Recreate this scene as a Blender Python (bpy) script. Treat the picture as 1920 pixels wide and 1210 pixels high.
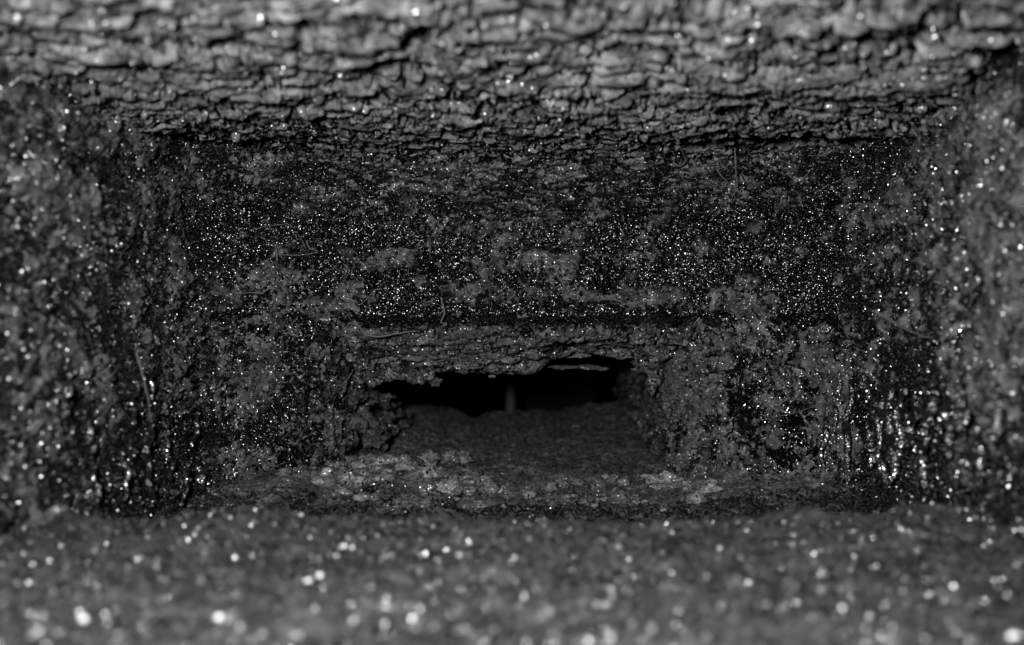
import bpy, math, random
import numpy as np

# ------------------------------------------------------------------ camera, world, lamps, exposure
S = bpy.context.scene
for o in list(bpy.data.objects):
    bpy.data.objects.remove(o)
ZC = 0.138                      # camera height above the passage floor (metres)
F = 2133.0                      # photo pixels per unit of x/depth
cam_d = bpy.data.cameras.new('camera')
cam_d.sensor_width = 36.0
cam_d.lens = 36.0 * F / 1920.0
cam_d.clip_start = 0.01
cam_d.clip_end = 50
cam_d.dof.use_dof = True
cam_d.dof.focus_distance = 1.0
cam_d.dof.aperture_fstop = 5.3
cam = bpy.data.objects.new('camera', cam_d)
S.collection.objects.link(cam)
cam.location = (0, 0, ZC)
cam.rotation_euler = (math.radians(90), 0, 0)
S.camera = cam

w = bpy.data.worlds.new('World')
S.world = w
w.use_nodes = True
w.node_tree.nodes['Background'].inputs[0].default_value = (0.5, 0.5, 0.5, 1)
w.node_tree.nodes['Background'].inputs[1].default_value = 0.001

def lamp(name, loc, target, size, power):
    d = bpy.data.lights.new(name, 'AREA')
    d.shape = 'DISK'
    d.size = size
    d.energy = power
    o = bpy.data.objects.new(name, d)
    S.collection.objects.link(o)
    o.location = loc
    from mathutils import Vector
    o.rotation_euler = (Vector(target) - Vector(loc)).to_track_quat('-Z', 'Y').to_euler()
    return o
lamp('work_lamp', (-0.06, 0.02, ZC + 0.050), (0.02, 1.0, ZC - 0.0), 0.05, 16.5)
S.view_settings.view_transform = 'Standard'
S.view_settings.look = 'None'
S.view_settings.exposure = 0
S.view_settings.gamma = 1
cy = S.cycles
cy.max_bounces = 1
cy.diffuse_bounces = 0
cy.glossy_bounces = 0
cy.use_denoising = True
cy.denoiser = 'OPENIMAGEDENOISE'
cy.denoising_input_passes = 'RGB_ALBEDO_NORMAL'
cy.denoising_prefilter = 'ACCURATE'
cy.use_adaptive_sampling = False
cy.caustics_reflective = False

RS = np.random.RandomState(7)
random.seed(7)
f32 = np.float32

# ------------------------------------------------------------------ noise
_perm = RS.permutation(256).astype(np.int32)
_perm = np.concatenate([_perm, _perm])
_g = RS.randn(256, 3).astype(f32)
_g /= np.linalg.norm(_g, axis=1)[:, None]

def noise(p):
    """gradient noise, about -0.8..0.8, p (N,3)"""
    fl = np.floor(p)
    i = fl.astype(np.int32) & 255
    f = (p - fl).astype(f32)
    u = f * f * f * (f * (f * 6 - 15) + 10)
    r = None
    px = [_perm[i[:, 0]], _perm[(i[:, 0] + 1) & 255]]
    out = 0
    for a in (0, 1):
        wx = u[:, 0] if a else 1 - u[:, 0]
        for b in (0, 1):
            pxy = _perm[(px[a] + i[:, 1] + b) & 255]
            wy = u[:, 1] if b else 1 - u[:, 1]
            wxy = wx * wy
            for c in (0, 1):
                g = _g[_perm[(pxy + i[:, 2] + c) & 255]]
                d = g[:, 0] * (f[:, 0] - a) + g[:, 1] * (f[:, 1] - b) + g[:, 2] * (f[:, 2] - c)
                wz = u[:, 2] if c else 1 - u[:, 2]
                out = out + d * (wxy * wz)
    return out

def fbm(p, size, octs=4, seed=0.0, gain=0.5, mode='n'):
    """size = size in metres of the largest feature"""
    s = np.zeros(len(p), f32)
    a, tot, fr = 1.0, 0.0, 1.0 / size
    for k in range(octs):
        n = noise(p * fr + (seed * 7.13 + k * 17.7))
        if mode == 'b':
            n = 1 - 2 * np.sqrt(n * n + 1e-4) * 1.6      # ridges
        elif mode == 'c':
            n = np.sqrt(n * n + 1e-4) * 3.2 - 1           # billows (round lumps)
        else:
            n = n * 1.8
        s += a * n
        tot += a
        a *= gain
        fr *= 2.03
    return s / tot

def sstep(a, b, x):
    t = np.clip((x - a) / (b - a), 0, 1)
    return t * t * (3 - 2 * t)

def worley2(u, v, seed):
    """F1, F2 and cell id in units of cells"""
    iu, iv = np.floor(u).astype(np.int64), np.floor(v).astype(np.int64)
    f1 = np.full(len(u), 9.0, f32)
    f2 = np.full(len(u), 9.0, f32)
    cid = np.zeros(len(u), np.int64)
    s1 = np.zeros((len(u), 2), f32)
    s2 = np.zeros((len(u), 2), f32)
    for du in (-1, 0, 1):
        for dv in (-1, 0, 1):
            a, b = iu + du, iv + dv
            h = (a * 73856093) ^ (b * 19349663) ^ (seed * 83492791)
            h = (h ^ (h >> 13)) * 1274126177 & 0x7fffffff
            r1 = ((h >> 3) & 1023) / 1023.0
            r2 = ((h >> 14) & 1023) / 1023.0
            sx, sy = a + 0.08 + 0.84 * r1 - u, b + 0.08 + 0.84 * r2 - v
            d = np.sqrt(sx ** 2 + sy ** 2).astype(f32)
            nearer = d < f1
            xy = np.stack([sx, sy], 1).astype(f32)
            second = (~nearer) & (d < f2)
            s2 = np.where(nearer[:, None], s1, np.where(second[:, None], xy, s2))
            s1 = np.where(nearer[:, None], xy, s1)
            f2 = np.where(nearer, f1, np.minimum(f2, d))
            cid = np.where(nearer, h, cid)
            f1 = np.where(nearer, d, f1)
    dd = np.abs(s2 - s1)
    return f1, f2, cid, dd[:, 1] / (dd.sum(1) + 1e-6)

def rnd(cid, k):
    h = (cid * (2654435761 + 97 * k) + k * 40503) & 0x7fffffff
    h = (h ^ (h >> 15)) * 2246822519 & 0x7fffffff
    return ((h >> 5) & 4095).astype(f32) / 4095.0

def pix(p):
    """where points fall in the photograph, used to lay out which areas are caked and which bare"""
    return 960 + p[:, 0] / p[:, 1] * F, 605 - (p[:, 2] - ZC) / p[:, 1] * F

def P(px, py, d):
    return np.array([(px - 960) / F * d, d, ZC - (py - 605) / F * d])

def blobs(p, lst):
    x, y = pix(p)
    s = np.zeros(len(p), f32)
    for (cx, cy_, rx, ry, a) in lst:
        s += a * np.exp(-((x - cx) / rx) ** 2 - ((y - cy_) / ry) ** 2)
    return s

# ------------------------------------------------------------------ materials (all greys: the photograph is black and white)
def node(nt, t, **kw):
    n = nt.nodes.new(t)
    for k, v in kw.items():
        setattr(n, k, v)
    return n

def mat_soot(name, soot=0.07, tar=0.0012, bead=430.0, tar_rough=0.19, bump_tar=1.0, glint=0.85, flake=900.0,
             glint_rough=0.3, soot_var=0.6, glint_spread=1.0, metal=0.25, use_attr=True, fine=0.9, perf=330.0, crust0=0.85, tar_spec=0.35):
    m = bpy.data.materials.new(name)
    m.use_nodes = True
    nt = m.node_tree
    nt.nodes.clear()
    L = nt.links.new
    out = node(nt, 'ShaderNodeOutputMaterial')
    geo = node(nt, 'ShaderNodeNewGeometry')
    pos = geo.outputs['Position']
    # matte soot ---------------------------------------------------
    n1 = node(nt, 'ShaderNodeTexNoise'); n1.inputs['Scale'].default_value = 90; n1.inputs['Detail'].default_value = 8
    n1.inputs['Roughness'].default_value = 0.75
    L(pos, n1.inputs['Vector'])
    cr = node(nt, 'ShaderNodeMapRange')
    cr.inputs['From Min'].default_value = 0.36; cr.inputs['From Max'].default_value = 0.68
    cr.inputs['To Min'].default_value = soot * (1 - soot_var); cr.inputs['To Max'].default_value = soot * (1 + soot_var * 1.6)
    L(n1.outputs['Fac'], cr.inputs['Value'])
    nl = node(nt, 'ShaderNodeTexNoise'); nl.inputs['Scale'].default_value = 38; nl.inputs['Detail'].default_value = 4
    nl.inputs['Roughness'].default_value = 0.65
    L(pos, nl.inputs['Vector'])
    lr = node(nt, 'ShaderNodeMapRange')
    lr.inputs['From Min'].default_value = 0.35; lr.inputs['From Max'].default_value = 0.68
    lr.inputs['To Min'].default_value = 0.45; lr.inputs['To Max'].default_value = 1.7
    L(nl.outputs['Fac'], lr.inputs['Value'])
    cm = node(nt, 'ShaderNodeMath', operation='MULTIPLY')
    L(cr.outputs[0], cm.inputs[0]); L(lr.outputs[0], cm.inputs[1])
    n2 = node(nt, 'ShaderNodeTexNoise'); n2.inputs['Scale'].default_value = 700; n2.inputs['Detail'].default_value = 3
    L(pos, n2.inputs['Vector'])
    b1 = node(nt, 'ShaderNodeBump'); b1.inputs['Strength'].default_value = fine; b1.inputs['Distance'].default_value = 0.0012
    n4 = node(nt, 'ShaderNodeTexNoise'); n4.inputs['Scale'].default_value = 260; n4.inputs['Detail'].default_value = 6
    n4.inputs['Roughness'].default_value = 0.8
    L(pos, n4.inputs['Vector'])
    b0 = node(nt, 'ShaderNodeBump'); b0.inputs['Strength'].default_value = 0.9; b0.inputs['Distance'].default_value = 0.005
    L(n4.outputs['Fac'], b0.inputs['Height']); L(b0.outputs[0], b1.inputs['Normal'])
    L(n2.outputs['Fac'], b1.inputs['Height'])
    soot_b = node(nt, 'ShaderNodeBsdfPrincipled')
    L(cm.outputs[0], soot_b.inputs['Base Color'])
    soot_b.inputs['Roughness'].default_value = 0.85
    soot_b.inputs['Specular IOR Level'].default_value = 0.25
    L(b1.outputs[0], soot_b.inputs['Normal'])
    # beaded tar -----------------------------------------------------
    vo = node(nt, 'ShaderNodeTexVoronoi'); vo.feature = 'SMOOTH_F1'; vo.inputs['Scale'].default_value = bead
    vo.inputs['Smoothness'].default_value = 0.25
    wn = node(nt, 'ShaderNodeTexNoise'); wn.inputs['Scale'].default_value = 160; wn.inputs['Detail'].default_value = 2
    L(pos, wn.inputs['Vector'])
    wa = node(nt, 'ShaderNodeVectorMath', operation='MULTIPLY_ADD')
    wa.inputs[1].default_value = (0.006, 0.006, 0.006)
    L(wn.outputs['Color'], wa.inputs[0]); L(pos, wa.inputs[2])
    L(wa.outputs[0], vo.inputs['Vector'])
    mb = node(nt, 'ShaderNodeMath', operation='MULTIPLY'); mb.inputs[1].default_value = -1.0
    L(vo.outputs['Distance'], mb.inputs[0])
    ad = node(nt, 'ShaderNodeMath', operation='ADD')
    L(mb.outputs[0], ad.inputs[0]); L(n2.outputs['Fac'], ad.inputs[1])
    b2 = node(nt, 'ShaderNodeBump'); b2.inputs['Strength'].default_value = bump_tar; b2.inputs['Distance'].default_value = 0.004
    L(ad.outputs[0], b2.inputs['Height'])
    tar_b = node(nt, 'ShaderNodeBsdfPrincipled')
    tar_b.inputs['Base Color'].default_value = (tar, tar, tar, 1)
    tar_b.inputs['Roughness'].default_value = tar_rough
    tar_b.inputs['Specular IOR Level'].default_value = tar_spec
    L(b2.outputs[0], tar_b.inputs['Normal'])
    # crystal flakes: tiny facets, each with its own tilt ------------
    vf = node(nt, 'ShaderNodeTexVoronoi'); vf.inputs['Scale'].default_value = flake
    L(pos, vf.inputs['Vector'])
    wnz = node(nt, 'ShaderNodeTexWhiteNoise'); wnz.noise_dimensions = '3D'
    L(vf.outputs['Position'], wnz.inputs['Vector'])
    sub = node(nt, 'ShaderNodeVectorMath', operation='SUBTRACT'); sub.inputs[1].default_value = (0.5, 0.5, 0.5)
    L(vf.outputs['Color'], sub.inputs[0])
    sc = node(nt, 'ShaderNodeVectorMath', operation='MULTIPLY_ADD')
    sc.inputs[1].default_value = (glint_spread,) * 3
    L(sub.outputs[0], sc.inputs[0]); L(geo.outputs['Normal'], sc.inputs[2])
    no = node(nt, 'ShaderNodeVectorMath', operation='NORMALIZE')
    L(sc.outputs[0], no.inputs[0])
    gl = node(nt, 'ShaderNodeBsdfPrincipled')
    gl.inputs['Base Color'].default_value = (metal, metal, metal, 1)
    gl.inputs['Metallic'].default_value = 1.0
    gl.inputs['Roughness'].default_value = glint_rough
    L(no.outputs[0], gl.inputs['Normal'])
    ng = node(nt, 'ShaderNodeTexNoise'); ng.inputs['Scale'].default_value = 55; ng.inputs['Detail'].default_value = 3
    L(pos, ng.inputs['Vector'])
    gm = node(nt, 'ShaderNodeMath', operation='MULTIPLY_ADD'); gm.inputs[1].default_value = 3.0; gm.inputs[2].default_value = glint - 1.4
    L(ng.outputs['Fac'], gm.inputs[0])
    gt = node(nt, 'ShaderNodeMath', operation='GREATER_THAN')
    L(gm.outputs[0], gt.inputs[1])
    L(wnz.outputs['Value'], gt.inputs[0])
    lt = node(nt, 'ShaderNodeMath', operation='LESS_THAN'); sz = node(nt, 'ShaderNodeMath', operation='MULTIPLY_ADD'); sz.inputs[1].default_value = 0.35; sz.inputs[2].default_value = 0.12
    L(wnz.outputs['Value'], sz.inputs[0]); L(sz.outputs[0], lt.inputs[1])
    L(vf.outputs['Distance'], lt.inputs[0])
    mm = node(nt, 'ShaderNodeMath', operation='MULTIPLY')
    L(gt.outputs[0], mm.inputs[0]); L(lt.outputs[0], mm.inputs[1])
    # mix ------------------------------------------------------------
    mx = node(nt, 'ShaderNodeMixShader')
    if True:
        if use_attr:
            at = node(nt, 'ShaderNodeAttribute', attribute_name='crust')
        else:
            at = node(nt, 'ShaderNodeValue'); at.outputs[0].default_value = crust0
        n3 = node(nt, 'ShaderNodeTexNoise'); n3.inputs['Scale'].default_value = perf; n3.inputs['Detail'].default_value = 5
        n3.inputs['Roughness'].default_value = 0.7
        L(pos, n3.inputs['Vector'])
        m3 = node(nt, 'ShaderNodeMath', operation='MULTIPLY_ADD'); m3.inputs[1].default_value = 4.2; m3.inputs[2].default_value = -2.15
        L(n3.outputs['Fac'], m3.inputs[0])
        a3 = node(nt, 'ShaderNodeMath', operation='ADD')
        L(at.outputs['Fac' if use_attr else 0], a3.inputs[0]); L(m3.outputs[0], a3.inputs[1])
        r3 = node(nt, 'ShaderNodeMapRange'); r3.interpolation_type = 'SMOOTHSTEP'
        r3.inputs['From Min'].default_value = 0.38; r3.inputs['From Max'].default_value = 0.62
        L(a3.outputs[0], r3.inputs['Value'])
        L(r3.outputs[0], mx.inputs[0])
    L(tar_b.outputs[0], mx.inputs[1]); L(soot_b.outputs[0], mx.inputs[2])
    mg = node(nt, 'ShaderNodeMixShader')
    L(mm.outputs[0], mg.inputs[0]); L(mx.outputs[0], mg.inputs[1]); L(gl.outputs[0], mg.inputs[2])
    L(mg.outputs[0], out.inputs['Surface'])
    return m

def mat_plain(name, c, rough=0.6, spec=0.5, bump=0.3, scale=300.0):
    m = bpy.data.materials.new(name)
    m.use_nodes = True
    nt = m.node_tree
    b = nt.nodes['Principled BSDF']
    n = node(nt, 'ShaderNodeTexNoise'); n.inputs['Scale'].default_value = scale; n.inputs['Detail'].default_value = 5
    r = node(nt, 'ShaderNodeMapRange')
    r.inputs['To Min'].default_value = c * 0.6; r.inputs['To Max'].default_value = c * 1.4
    nt.links.new(n.outputs['Fac'], r.inputs['Value'])
    nt.links.new(r.outputs[0], b.inputs['Base Color'])
    bp = node(nt, 'ShaderNodeBump'); bp.inputs['Strength'].default_value = bump; bp.inputs['Distance'].default_value = 0.001
    nt.links.new(n.outputs['Fac'], bp.inputs['Height'])
    nt.links.new(bp.outputs[0], b.inputs['Normal'])
    b.inputs['Roughness'].default_value = rough
    b.inputs['Specular IOR Level'].default_value = spec
    return m

M_WALL = mat_soot('caked_tar_wall', soot=0.068, soot_var=0.9, glint=0.25, flake=1300, glint_spread=0.95, metal=0.2, glint_rough=0.34, tar_spec=0.2, perf=240)
M_SIDE = mat_soot('caked_tar_side_wall', soot=0.05, soot_var=0.9, glint=0.0, flake=1200, glint_rough=0.36, glint_spread=1.7, metal=0.33, perf=150, tar_spec=0.2)
M_SIDE2 = mat_soot('caked_grey_side_wall', soot=0.058, soot_var=0.9, glint=-0.1, flake=1200, glint_rough=0.34, glint_spread=1.7, metal=0.45, perf=130, tar_spec=0.2)
M_SCALE = mat_soot('grey_soot_scale', soot=0.10, soot_var=0.8, glint=0.7, flake=1050, glint_rough=0.38, glint_spread=1.6, metal=0.28, perf=140)
M_JAMB = mat_soot('soot_jamb', soot=0.064, soot_var=0.9, glint=0.2, flake=1350, metal=0.2, glint_spread=1.2, tar_spec=0.2, perf=260)
M_CFLOOR = mat_soot('grainy_soot', soot=0.072, soot_var=0.95, glint=0.3, flake=1250, glint_spread=1.4, metal=0.3)
M_PALE = mat_soot('pale_soot_lump', soot=0.15, soot_var=0.9, glint=0.45, use_attr=False, flake=1250, crust0=0.85)
M_FLOOR = mat_soot('soot_floor', soot=0.022, soot_var=0.95, tar=0.005, glint=0.0, flake=1300, glint_rough=0.40, glint_spread=1.4, metal=0.45, perf=95)
M_PASS = mat_soot('passage_soot', soot=0.058, soot_var=0.95, glint=0.8, perf=150)
M_PASS2 = mat_soot('passage_crumb', soot=0.05, soot_var=0.9, use_attr=False, glint=0.7, flake=900)
M_LUMP = mat_soot('soot_lump', soot=0.09, soot_var=0.9, glint=0.45, use_attr=False, flake=1250)
M_CLUMP = mat_soot('soot_clump', soot=0.075, soot_var=0.9, glint=0.45, use_attr=False, flake=1250, crust0=0.7)
M_DARK = mat_soot('dark_tar', soot=0.01, glint=0.8, flake=1100)
M_RUN = mat_soot('wet_tar_run', soot=0.03, tar_rough=0.3, glint=-0.5, flake=800, glint_rough=0.38, glint_spread=0.65, metal=0.95, use_attr=False, crust0=0.1, tar_spec=1.0, bump_tar=0.5)
M_FIBRE = mat_plain('soot_fibre', 0.035, 0.6)
M_FLECK = mat_plain('pale_ash_fleck', 0.36, 0.35, 0.6, 0.1)
M_GRIT = mat_plain('ash_grit', 0.17, 0.35, 0.6, 0.1)
M_POST = mat_plain('grey_post', 0.02, 0.7, 0.3)
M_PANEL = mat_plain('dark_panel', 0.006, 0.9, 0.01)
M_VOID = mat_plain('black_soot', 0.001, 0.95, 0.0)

# ------------------------------------------------------------------ mesh helpers
def tag(o, label=None, cat=None, group=None, kind=None):
    if label: o['label'] = label
    if cat: o['category'] = cat
    if group: o['group'] = group
    if kind: o['kind'] = kind
    return o

def make_mesh(name, verts, faces, mat, attr=None, parent=None, smooth=True):
    """verts (N,3), faces (M,4) or (M,3) int"""
    me = bpy.data.meshes.new(name)
    k = faces.shape[1]
    me.vertices.add(len(verts))
    me.vertices.foreach_set('co', np.ascontiguousarray(verts, dtype=f32).ravel())
    me.loops.add(len(faces) * k)
    me.loops.foreach_set('vertex_index', np.ascontiguousarray(faces, dtype=np.int32).ravel())
    me.polygons.add(len(faces))
    me.polygons.foreach_set('loop_start', np.arange(0, len(faces) * k, k, dtype=np.int32))
    me.polygons.foreach_set('use_smooth', np.full(len(faces), smooth))
    if attr is not None:
        a = me.attributes.new('crust', 'FLOAT', 'POINT')
        a.data.foreach_set('value', np.ascontiguousarray(attr, dtype=f32))
    me.update(calc_edges=True)
    me.materials.append(mat)
    o = bpy.data.objects.new(name, me)
    S.collection.objects.link(o)
    if parent is not None:
        o.parent = parent
    return o

def grid_faces(nu, nv):
    i = np.arange(nu * nv).reshape(nv, nu)
    return np.stack([i[:-1, :-1].ravel(), i[:-1, 1:].ravel(), i[1:, 1:].ravel(), i[1:, :-1].ravel()], 1)

def grid_normals(p, nu, nv, toward):
    q = p.reshape(nv, nu, 3)
    du = np.gradient(q, axis=1)
    dv = np.gradient(q, axis=0)
    n = np.cross(du, dv).reshape(-1, 3)
    n /= np.linalg.norm(n, axis=1)[:, None] + 1e-12
    s = np.sign(((toward - p) * n).sum(1))
    return n * s[:, None]

TOWARD = np.array([0.0, 0.3, ZC - 0.005])

def coarse(p, nu, nv, k=3):
    """every k-th row and column of a grid of points"""
    q = p.reshape(nv, nu, 3)
    iu, iv = np.unique(np.r_[0:nu:k, nu - 1]), np.unique(np.r_[0:nv:k, nv - 1])
    q = q[np.ix_(iv, iu)]
    return q.reshape(-1, 3), grid_faces(len(iu), len(iv))

def base_grid(us, vs, fn):
    U, V = np.meshgrid(us, vs)
    u, v = U.ravel(), V.ravel()
    p = np.stack(fn(u, v), 1).astype(np.float64)
    return u, v, p, len(us), len(vs)

SURF = {}                       # displaced surfaces kept to scatter small stuff on them

def split_cells(prefix, verts, faces, cids, attr, mat, parent, keep=300, weight=None):
    fc = cids[faces[:, 0]]
    order = np.argsort(fc, kind='stable')
    fs, cs = faces[order], fc[order]
    cut = np.flatnonzero(np.diff(cs)) + 1
    groups = np.split(np.arange(len(cs)), cut)
    x, y = pix(verts)
    size = []
    for g in groups:
        vi = fs[g, 0]
        inside = (x[vi] > -10) & (x[vi] < 1930) & (y[vi] > -10) & (y[vi] < 1220)
        ok = inside.mean() > 0.3
        size.append(((x[vi].max() - x[vi].min()) * (y[vi].max() - y[vi].min()) + 1) if ok else 0)
    rank = np.argsort(size)[::-1]
    rest = []
    for r, gi in enumerate(rank):
        g = groups[gi]
        if r < keep and size[gi] > 0 and len(g) > 6:
            uq, inv = np.unique(fs[g], return_inverse=True)
            make_mesh(prefix, verts[uq], inv.reshape(-1, 4), mat, attr[uq], parent)
        else:
            rest.append(g)
    if rest:
        g = np.concatenate(rest)
        uq, inv = np.unique(fs[g], return_inverse=True)
        o = make_mesh('small_' + prefix + 's', verts[uq], inv.reshape(-1, 4), mat, attr[uq], parent)
        o['kind'] = 'stuff'

def scales_height(p, a, b, size_a, size_b, seed, amp, warp=0.45, gap=0.16, tilt=1.0, shrink=0.0, lying=False):
    """cracked plates: returns height and cell id. a, b are surface coordinates in metres"""
    q = np.stack([a, b, np.zeros_like(a)], 1)
    w1 = fbm(q, 0.06, 2, seed + 1) * warp * 1.8 + fbm(q, 0.014, 4, seed + 4, 0.6) * warp * 0.8
    w2 = fbm(q, 0.06, 2, seed + 2) * warp * 1.8 + fbm(q, 0.014, 4, seed + 5, 0.6) * warp * 0.8
    gg = 1 + shrink * sstep(0.6, 1.0, b)
    ua, ub = a / size_a * gg + w1, b / size_b * (1 + 0.5 * shrink * sstep(0.6, 1.0, b)) + w2
    f1, f2, cid, hor = worley2(ua, ub, int(seed * 10) + 3)
    edge = f2 - f1
    gp = gap * np.clip(0.75 + 1.1 * fbm(q, 0.03, 2, seed + 6), 0.15, 2.0)
    if lying: gp = gp * (0.22 + 1.0 * sstep(0.25, 0.7, hor))
    prof = sstep(0.0, gp, edge)
    if lying:            # long wavy splits running across the plates
        wv = fbm(q * np.array([0.40, 1.0, 1.0]), 0.021, 4, seed + 21, 0.55)
        prof = prof * sstep(0.0, 0.20, np.abs(wv) + 0.01)
    # smaller cracks inside plates
    g1, g2, c2, _ = worley2(ua * 2.3 + 11, ub * 2.3 + 7, int(seed * 10) + 9)
    prof2 = sstep(0.0, 0.16, g2 - g1)
    lift = (rnd(cid, 1) * 0.45 + 0.5 + 0.10 * rnd(c2, 2)) if lying else (rnd(cid, 1) * 0.9 + 0.25 + 0.35 * rnd(c2, 2))
    if lying: prof2 = 0.6 + 0.4 * prof2
    tl = tilt * ((rnd(cid, 3) - 0.5) * (0.25 if lying else 1.0) * np.sin(ua * 3.0) + (rnd(cid, 4) - 0.2) * (ub - np.floor(ub) - 0.5))
    h = amp * (prof * (lift + 0.55 * tl + 0.35 * np.sqrt(np.clip(edge, 0, 1))) * (0.72 + 0.28 * prof2)) - amp * 0.9 * (1 - prof)
    return h, cid, prof * (0.6 + 0.4 * prof2)

# ------------------------------------------------------------------ ceiling: dark slab with cracked soot scales
CEIL = ZC + 0.150
def ceil_fn(x, y):
    z = CEIL + 0.010 * sstep(0.08, 0.24, np.abs(x)) * sstep(0.8, 1.0, y) - 0.9 * np.clip(np.abs(x + 0.0) - 0.24, 0, 1) ** 2 - 0.55 * np.clip(y - 0.93, 0, 1) ** 2 * 3
    return x, y, z
u, v, p, nu, nv = base_grid(np.linspace(-0.42, 0.42, 140), np.linspace(0.40, 1.08, 90), ceil_fn)
p2 = p.copy(); p2[:, 2] += 0.002 * fbm(p, 0.03, 3, 3) + 0.009
ceiling = make_mesh('ceiling', p2, grid_faces(nu, nv), M_DARK, np.zeros(len(p)))
tag(ceiling, 'charred chamber ceiling caked with cracked grey soot scales', kind='structure')
u, v, p, nu, nv = base_grid(np.linspace(-0.40, 0.40, 620), 0.42 + 0.62 * np.linspace(0, 1, 430) ** 1.0, ceil_fn)
h, cid, prof = scales_height(p, u, v, 0.034, 0.015, 1.0, 0.0118, 0.8, 0.30, 1.0, 0.7, True)
h *= 1 - 0.4 * sstep(0.8, 0.98, v)
h += 0.0045 * fbm(p * np.array([0.35, 1, 1]), 0.022, 3, 14, 0.5, 'c')
big = fbm(p, 0.11, 3, 5) * 0.006
h = h + fbm(p * np.array([0.6, 1, 1]), 0.008, 2, 6, 0.5, 'c') * 0.0008 * prof
# the large dark hollow near the front edge
GASH = [(785, 28, 26, 26, 1.2), (770, 55, 30, 12, .6), (900, 48, 30, 10, 1.0), (612, 208, 26, 9, 1.0), (1560, 42, 120, 8, .9), (1740, 40, 60, 10, .9), (1650, 145, 60, 7, .8),
        (640, 228, 60, 5, .8), (1880, 90, 40, 25, .8), (1010, 175, 60, 5, .8), (300, 240, 60, 12, .8), (1440, 250, 60, 5, .8), (1230, 60, 70, 6, .7), (700, 105, 70, 5, .7)]
gash = np.clip(blobs(p, GASH) + 0.25 * fbm(p, 0.02, 3, 16), 0, 1.2)
h -= 0.006 * sstep(0.25, 0.7, gash)
p[:, 2] -= h + big
crust = -0.1 - 0.36 * sstep(0.62, 0.9, v) + prof * 1.35 - 1.5 * gash - 0.5 * sstep(-0.22, -0.32, u) - sstep(0.88, 1.0, v) * 0.15 + 0.5 * fbm(p, 0.03, 5, 15, 0.65) * sstep(0.7, 0.95, v)  # crust thins toward the back: falloff of light put into the soot cover
split_cells('scale', p, grid_faces(nu, nv), cid, crust, M_SCALE, ceiling)
SURF['ceiling'] = (p, np.tile([0, 0, -1.0], (len(p), 1)))

# ------------------------------------------------------------------ common caked wall relief
CAKE = [  # photo areas where soot cakes thickly (+) or the tar lies bare (-); crevice shade is put in as bare tar too
    (870, 355, 70, 25, .35), (740, 480, 90, 25, .3), (620, 580, 70, 25, .4), (880, 560, 70, 30, .4), (1010, 490, 120, 30, .35),
    (1160, 560, 140, 25, .35), (1390, 560, 60, 40, .35), (530, 540, 60, 40, .3), (480, 520, 60, 40, .25), (1270, 440, 60, 30, .1),
    (520, 330, 100, 60, -.2), (1000, 400, 350, 60, .12), (560, 420, 70, 40, -.25), (1340, 290, 60, 40, -.35), (1330, 380, 70, 60, -.2), (960, 590, 420, 14, -.5), (720, 540, 60, 25, -.25),
    (440, 300, 60, 60, -.3), (90, 860, 90, 90, .4), (120, 690, 90, 60, .3), (60, 480, 70, 50, .15), (330, 420, 60, 200, .35), (340, 700, 60, 150, .2), (60, 250, 130, 160, .45), (100, 450, 110, 150, .25),
    (1850, 350, 130, 260, .5), (1860, 700, 80, 120, .35), (1650, 400, 100, 120, .1), (1560, 800, 50, 80, .35), (1690, 800, 80, 110, -.4), (1440, 760, 80, 120, .4), (1540, 700, 60, 60, .3), (1500, 860, 80, 40, .3), (1350, 640, 60, 20, .2), (470, 700, 60, 60, .35), (500, 850, 60, 60, .4), (1720, 640, 90, 60, .1), (1840, 940, 50, 30, -.9),
    (1620, 220, 60, 40, -.4), (980, 330, 300, 40, .1)]

def cake(p, seed, bias=0.0, amp=0.006, extra=None):
    n = fbm(p, 0.040, 6, seed, 0.68)
    m = n * 1.25 + bias + blobs(p, CAKE)
    if extra is not None: m = m + blobs(p, extra)
    c = sstep(-0.18, 0.62, m)
    bil = fbm(p, 0.011, 4, seed + 4, 0.6, 'c')
    h = c * amp * (0.55 + 0.6 * np.clip(m, 0, 1.2)) + (0.3 + c) * 0.0026 * bil + c * 0.0012 * fbm(p, 0.005, 2, seed + 14, 0.6, 'c') + fbm(p, 0.1, 3, seed + 8) * 0.006
    h += (1 - c) * 0.0007 * fbm(p, 0.005, 2, seed + 11)
    return h, -0.08 + 1.05 * c + 0.35 * bil

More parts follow.
